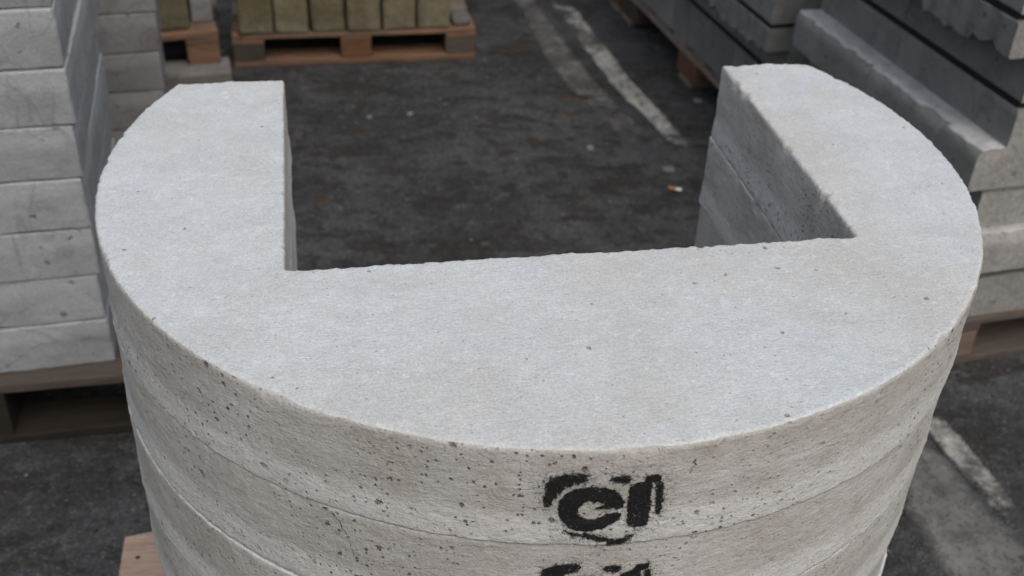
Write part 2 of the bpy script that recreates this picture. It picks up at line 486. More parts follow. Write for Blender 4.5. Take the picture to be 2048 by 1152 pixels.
# bright line, far -> near
stripe('white_road_line', [(-0.62, 6.6, -0.50, 6.6), (0.062, 4.10, 0.182, 4.12), (0.266, 3.37, 0.382, 3.38),
                           (0.40, 3.04, 0.487, 3.05), (0.63, 2.30, 0.73, 2.31), (0.83, 1.76, 0.925, 1.76), (0.93, 1.38, 1.03, 1.38), (1.05, 0.9, 1.15, 0.9)],
       M_LINE, 0.004, lambda t: float(np.interp(t, [0, .15, .27, .40, .43, .50, .60, .69, .72, .78, .86, 1], [.6, .72, .95, 1.1, .9, -.2, -.3, -.2, .95, .7, .3, .6])))
stripe('faded_grey_road_line', [(-0.80, 6.4, -0.68, 6.4), (-0.07, 4.09, 0.055, 4.10), (0.085, 3.42, 0.24, 3.43),
                                (0.25, 3.04, 0.385, 3.05), (0.50, 2.3, 0.62, 2.3), (0.68, 1.70, 0.86, 1.70), (0.76, 1.3, 1.04, 1.3)],
       M_LINE2, 0.004, lambda t: float(np.interp(t, [0, .48, .55, .75, .85, 1], [.75, .85, .1, .1, 1.0, 1.0])))

# ------------------------------------------------------------------ U-shaped slabs
R = 0.445
CX, CY, TH = 0.023224, 1.04901992, 0.19277508
T = 0.0999
Z0 = 1.5 - 1.2505 * R - 8 * T      # 0.1443
XL, XR, YF, YB = -0.5935 * R, 0.6185 * R, -0.405 * R, 0.507 * R

def outline(step):
    """closed polyline, counter-clockwise; returns points, normals, kind (0 arc, 1 straight edge), arclength"""
    rc = 0.004
    segs = []
    a0 = math.asin(YB / R)
    segs.append(('arc', PI - a0, 2 * PI + a0))
    xb = R * math.cos(a0)
    poly = [(xb, YB), (XR, YB), (XR, YF), (XL, YF), (XL, YB), (-xb, YB)]
    P, K = [], []
    n = int(R * (PI + 2 * a0) / step)
    for k in range(n):
        a = PI - a0 + (PI + 2 * a0) * k / n
        P.append((R * math.cos(a), R * math.sin(a))); K.append(0)
    for i in range(5):
        A, B = np.array(poly[i]), np.array(poly[i + 1])
        L = np.linalg.norm(B - A); m = max(2, int(L / step))
        kk = 2 if i == 2 else (3 if i in (0, 4) else 1)
        for k in range(m):
            P.append(tuple(A + (B - A) * k / m)); K.append(kk)
    P = np.array(P); K = np.array(K)
    for _ in range(max(2, int(0.004 / step))):            # soften the corners
        P = 0.5 * P + 0.25 * (np.roll(P, 1, 0) + np.roll(P, -1, 0))
    for (qx, rad, sig) in ((xb, 0.05, 0.012), (-xb, 0.03, 0.0045)):     # worn outer corners of the two arms
        w = np.clip(1 - np.hypot(P[:, 0] - qx, P[:, 1] - YB) / rad, 0, 1)[:, None]
        w = np.minimum(1, w * 2)
        for _ in range(int(2 * (sig / step) ** 2) + 1):
            P = P + w * 0.25 * (np.roll(P, 1, 0) + np.roll(P, -1, 0) - 2 * P)
    D = np.roll(P, -1, 0) - np.roll(P, 1, 0)
    D /= np.linalg.norm(D, axis=1)[:, None]
    N = np.stack([D[:, 1], -D[:, 0]], 1)
    S = np.concatenate([[0], np.cumsum(np.linalg.norm(np.diff(P, axis=0), axis=1))])
    return P, N, K, S

def side_offset(x, y, z, K, seed):
    """how far the surface stands out from the nominal outline"""
    Pn = np.stack([x, y, z], 1)
    o = 0.0011 * fbm(Pn, 0.09, 3, seed) + 0.0005 * fbm(Pn * np.array([1, 1, 2.5]), 0.02, 3, seed + 5)
    u = z / T
    o = o + 0.0016 * np.clip((0.30 - u) / 0.30, 0, 1) ** 0.8          # flare near the foot
    o = o - 0.0004 * np.exp(-((u - 0.36) / 0.10) ** 2)
    return o

def sdf(px, py, poly):
    """signed distance, positive inside"""
    d = np.full(px.shape, 1e9); inside = np.zeros(px.shape, bool)
    Q = np.array(poly); n = len(Q)
    for i in range(n):
        a, b = Q[i], Q[(i + 1) % n]
        e = b - a; wx, wy = px - a[0], py - a[1]
        t = np.clip((wx * e[0] + wy * e[1]) / (e @ e), 0, 1)
        d = np.minimum(d, np.hypot(wx - e[0] * t, wy - e[1] * t))
        c = ((a[1] > py) != (b[1] > py)) & (px < (b[0] - a[0]) * (py - a[1]) / (b[1] - a[1] + 1e-12) + a[0])
        inside ^= c
    return np.where(inside, d, -d)

def make_slab(seed, step, rows, crumb, rt=0.0045):
    P, N, K, S = outline(step)
    n = len(P)
    zs = [0.0, 0.0006, 0.0016]
    zs += list(np.linspace(0.004, T - 0.006, rows))
    prof = [(z, 0.0) for z in zs]
    prof[0] = (0.0, -0.0055); prof[1] = (0.0009, -0.0045); prof[2] = (0.0022, -0.0004)
    for k in range(1, 7):
        a = k / 6 * PI / 2
        prof.append((T - rt + rt * math.sin(a), -rt * (1 - math.cos(a))))
    V = []
    top_rows = 6
    s3 = np.stack([P[:, 0], P[:, 1], 0 * S], 1)
    e_coarse = fbm(s3, 0.030, 3, seed + 40)
    e_fine = fbm(s3, 0.0042, 2, seed + 60)
    e_mid = fbm(s3, 0.011, 2, seed + 80)
    # irregular edge strength by kind: arc / notch side / notch front / chord
    kc = np.select([K == 0, K == 1, K == 2, K == 3], [0.0006, 0.0008, 0.0013, 0.0018])
    kf = np.select([K == 0, K == 1, K == 2, K == 3], [0.0008, 0.0008, 0.0010, 0.0017]) * crumb
    chip = np.maximum(fbm(s3, 0.020, 3, seed + 120) - 0.34, 0) * 0.022 * np.select([K == 0, K == 2], [0.45, 0.6], 1.0)
    for r, (z, off) in enumerate(prof):
        zz = np.full(n, z)
        o = side_offset(P[:, 0], P[:, 1], zz, K, seed) + off
        wt = np.clip((z - (T - 0.016)) / 0.016, 0, 1)
        wb = np.clip((0.007 - z) / 0.007, 0, 1)
        o = o - chip * wt ** 2
        o = o + (kc * (e_coarse + .3 * e_mid) + kf * np.maximum(e_fine, -0.2) * 1.3) * wt
        o = o + (0.0016 * e_mid + 0.0012 * np.maximum(e_fine, 0)) * wb * crumb
        g3 = np.stack([P[:, 0], P[:, 1], zz], 1)
        o = o + 0.00045 * crumb * fbm(g3, 0.0035, 2, seed + 90) * (1 if r < len(prof) - top_rows else .6)
        dz = 0.0005 * e_fine * wt * crumb * (z < T) + wt * 0.0010 * e_coarse * (K > 0) * (1 if z > T - .002 else .5)
        V.append(np.stack([P[:, 0] + N[:, 0] * o, P[:, 1] + N[:, 1] * o, zz + dz], 1))
    m = len(V)
    V = np.concatenate(V)
    F, MI = [], []
    split = m - 4          # upper half of the round-over belongs to the trowelled top
    for r in range(m - 1):
        b = r * n
        for i in range(n):
            j = (i + 1) % n
            F.append((b + i, b + j, b + n + j, b + n + i))
        MI += [1 if r >= split else 0] * n
    # caps cut into three nearly convex faces: left arm, front, right arm
    cr_ = int(np.argmin(np.hypot(P[:, 0] - XR, P[:, 1] - YF))); cl_ = int(np.argmin(np.hypot(P[:, 0] - XL, P[:, 1] - YF)))
    arc = np.nonzero((K == 0) & (P[:, 1] < YF))[0]
    ar = int(arc[np.argmin(np.abs(P[arc, 0] - XR))]); al = int(arc[np.argmin(np.abs(P[arc, 0] - XL))])
    loops = [list(range(ar, cr_ + 1)), list(range(al, ar + 1)) + list(range(cr_, cl_ + 1)),
             list(range(cl_, n)) + list(range(0, al + 1))]
    for lp in loops:
        F.append(tuple(lp[::-1])); MI.append(0)
    ring = V[(m - 1) * n:]
    gx, gy = np.meshgrid(np.arange(-0.45, 0.45, 0.016), np.arange(-0.45, 0.25, 0.016))
    gp = np.stack([gx.ravel(), gy.ravel()], 1)
    d = sdf(gp[:, 0], gp[:, 1], ring[::6, :2])
    gp = gp[d > 0.012]
    pts = [Vector((float(a), float(b))) for a, b in np.concatenate([ring[:, :2], gp])]
    res = delaunay_2d_cdt(pts, [], [list(range(n))], 1, 1e-7)
    base = len(V)
    zc = T + 0.0007 * fbm(np.array([[v[0], v[1], 0] for v in res[0]]), 0.12, 2, seed + 70)
    nv = []
    for k, v in enumerate(res[0]):
        o_ = [i for i in res[3][k] if i < n]
        z = ring[o_[0], 2] if o_ else zc[k]
        nv.append((v[0], v[1], z))
    V = np.concatenate([V, np.array(nv)])
    for f in res[2]:
        F.append(tuple(base + i for i in f)); MI.append(1)
    return V, F, MI

polys = {
 'a': [(-0.0753,-0.0578),(-0.077,-0.0511),(-0.0758,-0.0412),(-0.0758,-0.0327),(-0.0722,-0.0283),(-0.0662,-0.0258),(-0.0576,-0.0251),(-0.0489,-0.0245),(-0.0473,-0.0282),(-0.0501,-0.0311),(-0.0587,-0.0341),(-0.0637,-0.0384),(-0.0685,-0.0458),(-0.0725,-0.0521)],
 'b': [(-0.0282,-0.0296),(-0.0253,-0.0271),(-0.0151,-0.0267),(-0.0138,-0.0295),(-0.0153,-0.0336),(-0.0207,-0.034),(-0.0248,-0.0324)],
 'e': [(-0.0659,-0.0594),(-0.0651,-0.0507),(-0.0615,-0.0445),(-0.0548,-0.0396),(-0.0461,-0.0379),(-0.0355,-0.038),(-0.0263,-0.0412),(-0.0204,-0.0466),(-0.0174,-0.0537),(-0.0178,-0.0593),(-0.0228,-0.0592),(-0.0301,-0.059),(-0.0373,-0.0589),(-0.0321,-0.057),(-0.0305,-0.0546),(-0.0352,-0.0518),(-0.0424,-0.0509),(-0.0485,-0.0526),(-0.0518,-0.0569),(-0.0528,-0.0619),(-0.0511,-0.0669),(-0.0472,-0.0702),(-0.0417,-0.0716),(-0.0355,-0.0703),(-0.0294,-0.0666),(-0.0222,-0.0656),(-0.0191,-0.0674),(-0.0198,-0.0718),(-0.025,-0.0758),(-0.032,-0.0792),(-0.04,-0.0816),(-0.0482,-0.0817),(-0.0556,-0.079),(-0.0614,-0.0733),(-0.065,-0.067)],
 'l': [(-0.0125,-0.0757),(-0.0125,-0.0667),(-0.0136,-0.0553),(-0.0131,-0.0466),(-0.013,-0.0393),(-0.0088,-0.0354),(-0.0027,-0.0337),(-0.0014,-0.0284),(0.0058,-0.0277),(0.0091,-0.0286),(0.0094,-0.0341),(0.0029,-0.035),(0.0029,-0.0423),(0.0035,-0.0523),(0.0041,-0.0637),(0.0039,-0.0726),(0.0027,-0.0789),(-0.0023,-0.0801),(-0.0099,-0.0788)],
 'r': [(0.0071,-0.0356),(0.0098,-0.0347),(0.0119,-0.0412),(0.0133,-0.0563),(0.0131,-0.0664),(0.0125,-0.0699),(0.0093,-0.0683),(0.0088,-0.0581),(0.0076,-0.0455)],
 't': [(-0.0609,-0.0822),(-0.0516,-0.0849),(-0.0443,-0.0851),(-0.0349,-0.0881),(-0.0273,-0.0912),(-0.0197,-0.0925),(-0.0142,-0.0917),(-0.0089,-0.0891),(-0.007,-0.0893),(-0.012,-0.0953),(-0.0183,-0.0979),(-0.0239,-0.0983),(-0.0306,-0.0956),(-0.0383,-0.0918),(-0.0469,-0.0876),(-0.0552,-0.0861)],
}
def spray_patch(parent, s0, s1, z0, z1, dx, dz, seed_surface, sheet=0.0004):
    """stencilled mark: a paint film following the cast surface; local z is from the slab's base"""
    st = 0.0007
    ss = np.arange(s0, s1, st); zz = np.arange(z0, z1, st)
    S, Z = np.meshgrid(ss, zz); s, z = S.ravel(), Z.ravel()
    ms, mz = s - dx, z - T - dz
    best = np.full(s.shape, -1.0)
    soft = {'a': .0026, 'b': .0022, 'e': .0012, 'l': .0014, 'r': .0024, 't': .0022}
    wob = fbm(np.stack([s, z, 0 * s], 1), 0.004, 3, 5) * 0.0009
    cov = np.zeros(s.shape)
    for k, pl in polys.items():
        d = sdf(ms, mz, pl) + wob + {'a': .0014, 'b': .0008, 'e': .0011, 'l': .0008, 'r': .0008, 't': .0010}[k]
        cov = np.maximum(cov, 1 / (1 + np.exp(-d / soft[k] * 2.6)) )
        cov = np.maximum(cov, 0.40 * np.exp(np.minimum(d, 0) / 0.0048) * (1 if k in ('a', 't', 'r') else .75))
    a = s / R - PI / 2
    x, y = np.cos(a), np.sin(a)
    off = side_offset(R * x, R * y, z, 0, seed_surface) + sheet
    rt = 0.0045
    r = R + off - np.where(z > T - rt, rt - np.sqrt(np.maximum(rt ** 2 - (z - T + rt) ** 2, 0)), 0)
    V = np.stack([r * x, r * y, z], 1)
    nx = len(ss); F = []
    keep = cov > 0.03
    ids = np.arange(len(s)).reshape(S.shape); kp = keep.reshape(S.shape)
    q = kp[:-1, :-1] | kp[1:, :-1] | kp[:-1, 1:] | kp[1:, 1:]
    for j, i in zip(*np.nonzero(q)):
        F.append((int(ids[j, i]), int(ids[j, i + 1]), int(ids[j + 1, i + 1]), int(ids[j + 1, i])))
    used = np.unique(np.array(F)); mp = -np.ones(len(s), int); mp[used] = np.arange(len(used))
    F = [tuple(int(mp[v]) for v in f) for f in F]
    o = mesh('stencil_mark', V[used], F, M_SPRAY, parent)
    at = o.data.attributes.new('cover', 'FLOAT', 'POINT')
    at.data.foreach_set('value', cov[used].astype(np.float32))
    return o

def crack(parent, pts, w, seed, name='hairline_crack'):
    """thin jagged ribbon hugging the cast side; pts in (arc length, z from base)"""
    P = np.array(pts, float)
    n = 40
    t = np.linspace(0, 1, len(P)); tt = np.linspace(0, 1, n)
    s = np.interp(tt, t, P[:, 0]) + 0.0014 * vn(tt * 14, 0, 0, seed) + .0007 * vn(tt * 33, 0, 0, seed + 1)
    z = np.interp(tt, t, P[:, 1])
    V, F = [], []
    for k in range(n):
        ww = w * (0.35 + 0.65 * abs(math.sin(3 * tt[k] + 1.2))) * (1 - tt[k] * .6)
        for sg in (-1, 1):
            a = (s[k] + sg * ww) / R - PI / 2
            off = float(side_offset(np.array([R * math.cos(a)]), np.array([R * math.sin(a)]), np.array([z[k]]), 0, seed)[0])
            r = R + off + 0.0005
            V.append((r * math.cos(a), r * math.sin(a), z[k]))
    for k in range(n - 1):
        F.append((2 * k, 2 * k + 1, 2 * k + 3, 2 * k + 2))
    return mesh(name, V, F, M_CRACK, parent)

def main_stack():
    names = ['topmost', 'second', 'third', 'fourth', 'fifth', 'sixth', 'seventh', 'lowest']
    labels = [
     'topmost pale U-shaped concrete slab of the round stack, whole black stencil mark on its side',
     'second U-shaped concrete slab from the top of the round stack, stencil mark cut off below',
     'third U-shaped concrete slab from the top of the round stack',
     'fourth U-shaped concrete slab from the top of the round stack',
     'fifth U-shaped concrete slab from the top of the round stack',
     'sixth U-shaped concrete slab from the top of the round stack',
     'seventh U-shaped concrete slab from the top, last but one above the pallet',
     'lowest U-shaped concrete slab lying directly on the pallet of the round stack']
    jit = [(0, 0, 0), (-0.0015, 0.001, 0.002), (-0.0028, -0.001, -0.004), (-0.004, 0.001, 0.004), (0.001, 0.002, -0.004),
           (-0.002, 0, 0.003), (0.002, 0, -0.002), (0, 0.001, 0.002)]
    for k in range(8):
        z = Z0 + (7 - k) * T
        step, rows, cr = ((0.0016, 26, 1.0) if k < 2 else (0.0024, 18, 1.0) if k < 5 else (0.005, 10, 0.7))
        V, F, MI = make_slab(11 + k, step, rows, cr, 0.0045 if k == 0 else 0.0022)
        jx, jy, ja = jit[k]
        c, s_ = math.cos(TH), math.sin(TH)
        o = mesh('u_shaped_slab', V, F, [M_SIDE, M_TOP], None, True, MI,
                 (CX + c * jx - s_ * jy, CY + s_ * jx + c * jy, z), TH + ja)
        tag(o, labels[k], 'concrete slab', 'U-shaped concrete slabs in the round stack')
        if k == 0:
            spray_patch(o, -0.092, 0.026, 0.0005, 0.093, 0, 0, 11)
            crack(o, [(0.0333, T - 0.0169), (0.0353, T - 0.0223), (0.0334, T - 0.0261), (0.0330, T - 0.030)], 0.0007, 11, 'chip_mark')
        if k == 1:
            spray_patch(o, -0.092, 0.026, 0.0005, 0.096, 0.001 - jx, 0.0015, 12)
            crack(o, [(-0.2489, T - 0.003), (-0.2384, T - 0.0139), (-0.2325, T - 0.0316), (-0.2297, T - 0.0481)], 0.0005, 12)
main_stack()

# ------------------------------------------------------------------ pallets
def nail(parent, x, y, z):
    V, F = [], []
    for r, h in ((0.0, .0012), (0.0035, .0010), (0.0042, 0.0)):
        for k in range(8):
            a = k * PI / 4; V.append((x + r * math.cos(a), y + r * math.sin(a), z + h))
    for q in range(2):
        for k in range(8):
            F.append((q * 8 + k, (q + 1) * 8 + k, (q + 1) * 8 + (k + 1) % 8, q * 8 + (k + 1) % 8))
    return mesh('nail', V, F, M_CRACK, parent)

def board(parent, name, lx, ly, lz, x, y, z, mat, seed, chamfer=0.0, along='x', extra=None):
    """lx along the grain; along='y' turns the board"""
    V, F = box_arrays(lx, ly, lz, r=0.0022, seg=0.045, amp=0.0013, nsc=0.06, seed=seed, edge_amp=0.003)
    if chamfer:
        e = np.abs(V[:, 0]) > lx / 2 - chamfer
        k = np.clip((np.abs(V[:, 0]) - (lx / 2 - chamfer)) / chamfer, 0, 1)
        lim = ly / 2 - k * chamfer * .6
        V[:, 1] = np.sign(V[:, 1]) * np.minimum(np.abs(V[:, 1]), np.where(e, lim, ly))
    o = mesh(name, V, F, mat, parent)
    o.location = (x, y, z)
    o.rotation_euler = (random.uniform(-.002, .002), random.uniform(-.002, .002), (PI / 2 if along == 'y' else 0) + random.uniform(-.004, .004))
    return o

def pallet(loc, rz, sx, sy, h, label, mt, mb, ml, seed, nboards=5, deck_along='x', group='wooden pallets under the concrete', bottom=True, tb=0.020):
    """sx, sy footprint; local origin at the centre on the ground.
    deck boards run along deck_along; three stringer boards run across, blocks in a 3 x 3, three bottom boards."""
    random.seed(seed)
    r = empty('wooden_pallet', loc, rz)
    tag(r, label, 'pallet', group)
    bb = 0.020 if bottom else 0.0
    hb = h - 2 * tb - bb
    L, W_ = (sx, sy) if deck_along == 'x' else (sy, sx)
    def put(nm, lx, ly, lz, u, v, z, mat, s, ch=0.0, along=0):
        al = deck_along if along == 0 else ('y' if deck_along == 'x' else 'x')
        x, y = (u, v) if deck_along == 'x' else (v, u)
        return board(r, nm, lx, ly, lz, x, y, z, mat, s, ch, al)
    bw = W_ / (nboards + (nboards - 1) * 0.32)
    for k in range(nboards):
        v = -W_ / 2 + bw / 2 + k * (W_ - bw) / (nboards - 1)
        put('deck_board', L, bw * random.uniform(.97, 1.03), tb, 0, v, h - tb + .0004, mt[k % len(mt)], seed * 31 + k, 0.02)
    for k, u in enumerate((-L / 2 + .05, 0, L / 2 - .05)):
        put('stringer_board', W_, 0.1, tb, u, 0, h - 2 * tb, mb[0], seed * 31 + 20 + k, 0, 1)
        for q, v in enumerate((-W_ / 2 + .0725, 0, W_ / 2 - .0725)):
            o = put('block', 0.098, 0.143, hb, u, v, bb, ml[(k * 3 + q) % len(ml)], seed * 31 + 40 + k * 3 + q, 0, 0)
    for k, v in enumerate((-W_ / 2 + .05, 0, W_ / 2 - .05) if bottom else ()):
        put('bottom_board', L, 0.1, bb, 0, v, 0.0005, mb[k % len(mb)], seed * 31 + 60 + k, 0)
    return r

c, s_ = math.cos(TH), math.sin(TH)
def main_local(x, y):
    return (CX + c * x - s_ * y, CY + s_ * x + c * y)
x, y = main_local(-0.043, -0.10)
P0 = pallet((x, y, 0), TH, 1.06, 0.8, Z0 - 0.001, 'pale wooden pallet under the round stack of U-shaped slabs, board corner sticking out',
            [M_WOOD_PALE], [M_WOOD_PALE], [M_WOOD_PALE], 1, 5, 'x')
nail(P0, -0.505, 0.345, Z0 - 0.0002)

# ------------------------------------------------------------------ left stacks
A1 = math.radians(15.0)
def left_slab(loc, rz, w, d, h, mat, seed, label, group, edge=0.0075):
    V, F = box_arrays(w, d, h, r=0.0025, seg=0.011, amp=0.0016, nsc=0.05, seed=seed, edge_amp=edge)
    # feathered casting fin along the lower front and side edges
    m = (V[:, 2] < 0.006)
    o = mesh('rectangular_slab', V, F, mat, None, True, None, loc, rz)
    return tag(o, label, 'concrete slab', group)

ordn = ['lowest', 'second', 'third', 'fourth', 'fifth', 'sixth', 'seventh', 'eighth', 'ninth', 'tenth']
# near-left column: corner positions per slab (right front corner), measured in the yard
cor = [(-0.748, 1.664), (-0.750, 1.664), (-0.744, 1.664), (-0.742, 1.662), (-0.739, 1.664), (-0.733, 1.664), (-0.735, 1.668), (-0.738, 1.672), (-0.738, 1.668)]
w1, d1 = 0.60, 0.55
extra = ['lying on the pallet', '', '', '', '', '', '', 'chipped lower edge', '']
for k, (qx, qy) in enumerate(cor):
    a = A1 + math.radians([0.6, -.4, .5, -.3, .4, -.6, .5, -.4, 0][k])
    cx = qx - math.cos(a) * w1 / 2 - math.sin(a) * d1 / 2
    cy = qy - math.sin(a) * w1 / 2 + math.cos(a) * d1 / 2
    hh = 0.0985
    lab = '%s rectangular grey slab from the bottom of the front left stack' % ordn[k]
    if extra[k]: lab += ', ' + extra[k]
    left_slab((cx, cy, 0.1445 + k * 0.0995), a, w1, d1, hh - 0.0006, M_PREC, 100 + k, lab, 'rectangular slabs in the front left stack')
# its pallet
ax, ay = math.cos(A1), math.sin(A1)
A1p = math.radians(12.5)
px, py = -0.595, 1.682
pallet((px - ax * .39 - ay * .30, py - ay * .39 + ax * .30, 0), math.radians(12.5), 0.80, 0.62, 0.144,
       'grey weathered wooden pallet under the front stack of slabs at the left edge', [M_WOOD_OLD], [M_WOOD_SHADE], [M_WOOD_SHADE], 2, 4, 'x')

# column behind
A2 = math.radians(17.0)
w2, d2 = 0.60, 0.42
for k in range(6):
    z = 0.102 + k * 0.0995
    qx, qy = -0.871 + 0.004 * (k - 4), 2.536
    cx = qx - math.cos(A2) * w2 / 2 - math.sin(A2) * d2 / 2
    cy = qy - math.sin(A2) * w2 / 2 + math.cos(A2) * d2 / 2
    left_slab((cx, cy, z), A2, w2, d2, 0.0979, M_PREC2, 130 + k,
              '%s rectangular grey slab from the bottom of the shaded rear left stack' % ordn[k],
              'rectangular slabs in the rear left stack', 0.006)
ax, ay = math.cos(A2), math.sin(A2)
pallet((-0.871 - ax * .30 - ay * .21, 2.536 - ay * .30 + ax * .21, 0), A2, 0.62, 0.44, 0.1018,
       'low wooden pallet under the shaded rear stack of slabs on the left', [M_WOOD_DK], [M_WOOD_DK], [M_WOOD_DK], 3, 3, 'x')

# ------------------------------------------------------------------ mossy stones on the back pallet
A3 = math.radians(12.0)
ax, ay = math.cos(A3), math.sin(A3)
bqx, bqy = -0.925, 3.355
def bl(x, y):
    return (bqx + ax * x - ay * y, bqy + ay * x + ax * y)
pc = bl(0.392, 0.60)
pallet((*pc, 0), A3, 0.784, 1.2, 0.106, 'weathered orange-brown pallet under the row of mossy upright stones', [M_WOOD_OR, M_WOOD_GREY], [M_WOOD_OR],
       [M_WOOD_DK, M_WOOD_BR, M_WOOD_OLD, M_WOOD_BR], 4, 7, 'x', tb=0.014)
xs = [0.025 + 0.1135 * k for k in range(6)]
where = ['leftmost', 'second from the left', 'third from the left', 'fourth from the left', 'fifth from the left', 'rightmost']
for row in range(2):
    for k in range(6):
        x, y = bl(xs[k] + 0.053 + row * .028, 0.097 + row * 0.24 + 0.004 * ((k * 7) % 3))
        V, F = box_arrays(0.108, 0.20, 0.34 + .004 * (k % 2), r=0.011, seg=0.018, amp=0.0035, nsc=0.04, seed=160 + k + row * 10, edge_amp=0.005)
        o = mesh('mossy_stone', V, F, M_MOSS, None, True, None, (x, y, 0.1065), A3 + random.uniform(-.02, .02))
        tag(o, ('olive mossy upright stone, front row on back pallet, ' if row == 0 else 'olive upright stone, rear row on back pallet, ') + where[k],
            'stone block', 'mossy upright stones on the back pallet')
# lump of broken concrete on the free pallet corner
def lump(name, loc, sx, sy, sz, mat, seed, label, cat, rz=0.0, group=None, am=0.3):
    import bmesh
    bm = bmesh.new(); bmesh.ops.create_icosphere(bm, subdivisions=3, radius=0.5)
    V = np.array([v.co[:] for v in bm.verts]); F = [tuple(v.index for v in f.verts) for f in bm.faces]; bm.free()
    V = V * (1 + am * fbm(V, 0.6, 3, seed))[:, None]
    V = np.clip(V, -0.40, 0.42)
    V = V * np.array([sx, sy, sz]) / 0.8
    V[:, 2] -= V[:, 2].min()
    o = mesh(name, V, F, mat, None, False if sz < .02 else True, None, loc, rz)
    return tag(o, label, cat, group)
x, y = bl(0.742, 0.075)
lump('concrete_lump', (x, y, 0.1065), 0.06, 0.10, 0.024, M_KERB, 5, 'crumbled grey-brown concrete lump on the free right corner of the back pallet', 'rubble', A3)

# ------------------------------------------------------------------ back-left pallet on a kerb stone
kx, ky = -0.99, 3.31
o = box('kerb_stone', 0.42, 0.12, 0.058, M_KERB, None, (-1.11, 3.195, 0), math.radians(17), r=0.006, seg=0.02, amp=0.003, nsc=0.05, seed=7, edge_amp=0.006)
tag(o, 'low brown-grey kerb stone lying under the front of the orange pallet, back left', 'kerb stone')
o = box('kerb_stone', 0.42, 0.12, 0.058, M_KERB, None, (-1.29, 3.74, 0), math.radians(17), r=0.006, seg=0.02, amp=0.003, nsc=0.05, seed=8, edge_amp=0.006)
tag(o, 'low kerb stone lying under the hidden rear of the orange pallet', 'kerb stone')
A4 = math.radians(21.0)
ox, oy = -0.938, 3.262
ax, ay = math.cos(A4), math.sin(A4)
pallet((ox - ax * .40 - ay * .34, oy - ay * .40 + ax * .34, 0.0582), A4, 0.80, 0.68, 0.104,
       'bright orange wooden pallet raised on kerb stones at the back left', [M_WOOD_OR], [M_WOOD_OR], [M_WOOD_OR], 5, 5, 'x', bottom=False)
def ol(x, y):
    return (ox + ax * x - ay * y, oy + ay * x + ax * y)
x, y = ol(-0.135, 0.125)
V, F = box_arrays(0.115, 0.2, 0.34, r=0.012, seg=0.018, amp=0.003, nsc=0.04, seed=190, edge_amp=0.004)
o = mesh('mossy_stone', V, F, M_MOSS, None, True, None, (x, y, 0.1632), A4)
tag(o, 'yellow-green mossy stone standing on the orange pallet beside the left stacks', 'stone block')
x, y = ol(-0.262, 0.130)
V, F = box_arrays(0.115, 0.2, 0.34, r=0.012, seg=0.018, amp=0.003, nsc=0.04, seed=191, edge_amp=0.004)
o = mesh('mossy_stone', V, F, M_MOSS, None, True, None, (x, y, 0.1632), A4)
tag(o, 'mossy stone on the orange pallet, mostly hidden behind the rear left stack', 'stone block')
x, y = ol(-0.037, 0.20)
o = box('grey_block', 0.066, 0.24, 0.32, M_PREC2, None, (x, y, 0.1632), A4, r=0.006, seg=0.02, amp=0.002, nsc=0.05, seed=192, edge_amp=0.004)
tag(o, 'narrow bluish grey block standing on the orange pallet right of the yellow-green stone', 'concrete block')

# ------------------------------------------------------------------ right stacks of L-shaped wall blocks
A5 = math.radians(-73.13)          # direction that runs towards the camera
av = np.array([math.cos(A5), math.sin(A5)])       # along the wall, towards the camera
nv = np.array([-av[1], av[0]])                    # to the right, away from the aisle
def sw(s, u):
    p = av * s + nv * u
    return (float(p[0]), float(p[1]))

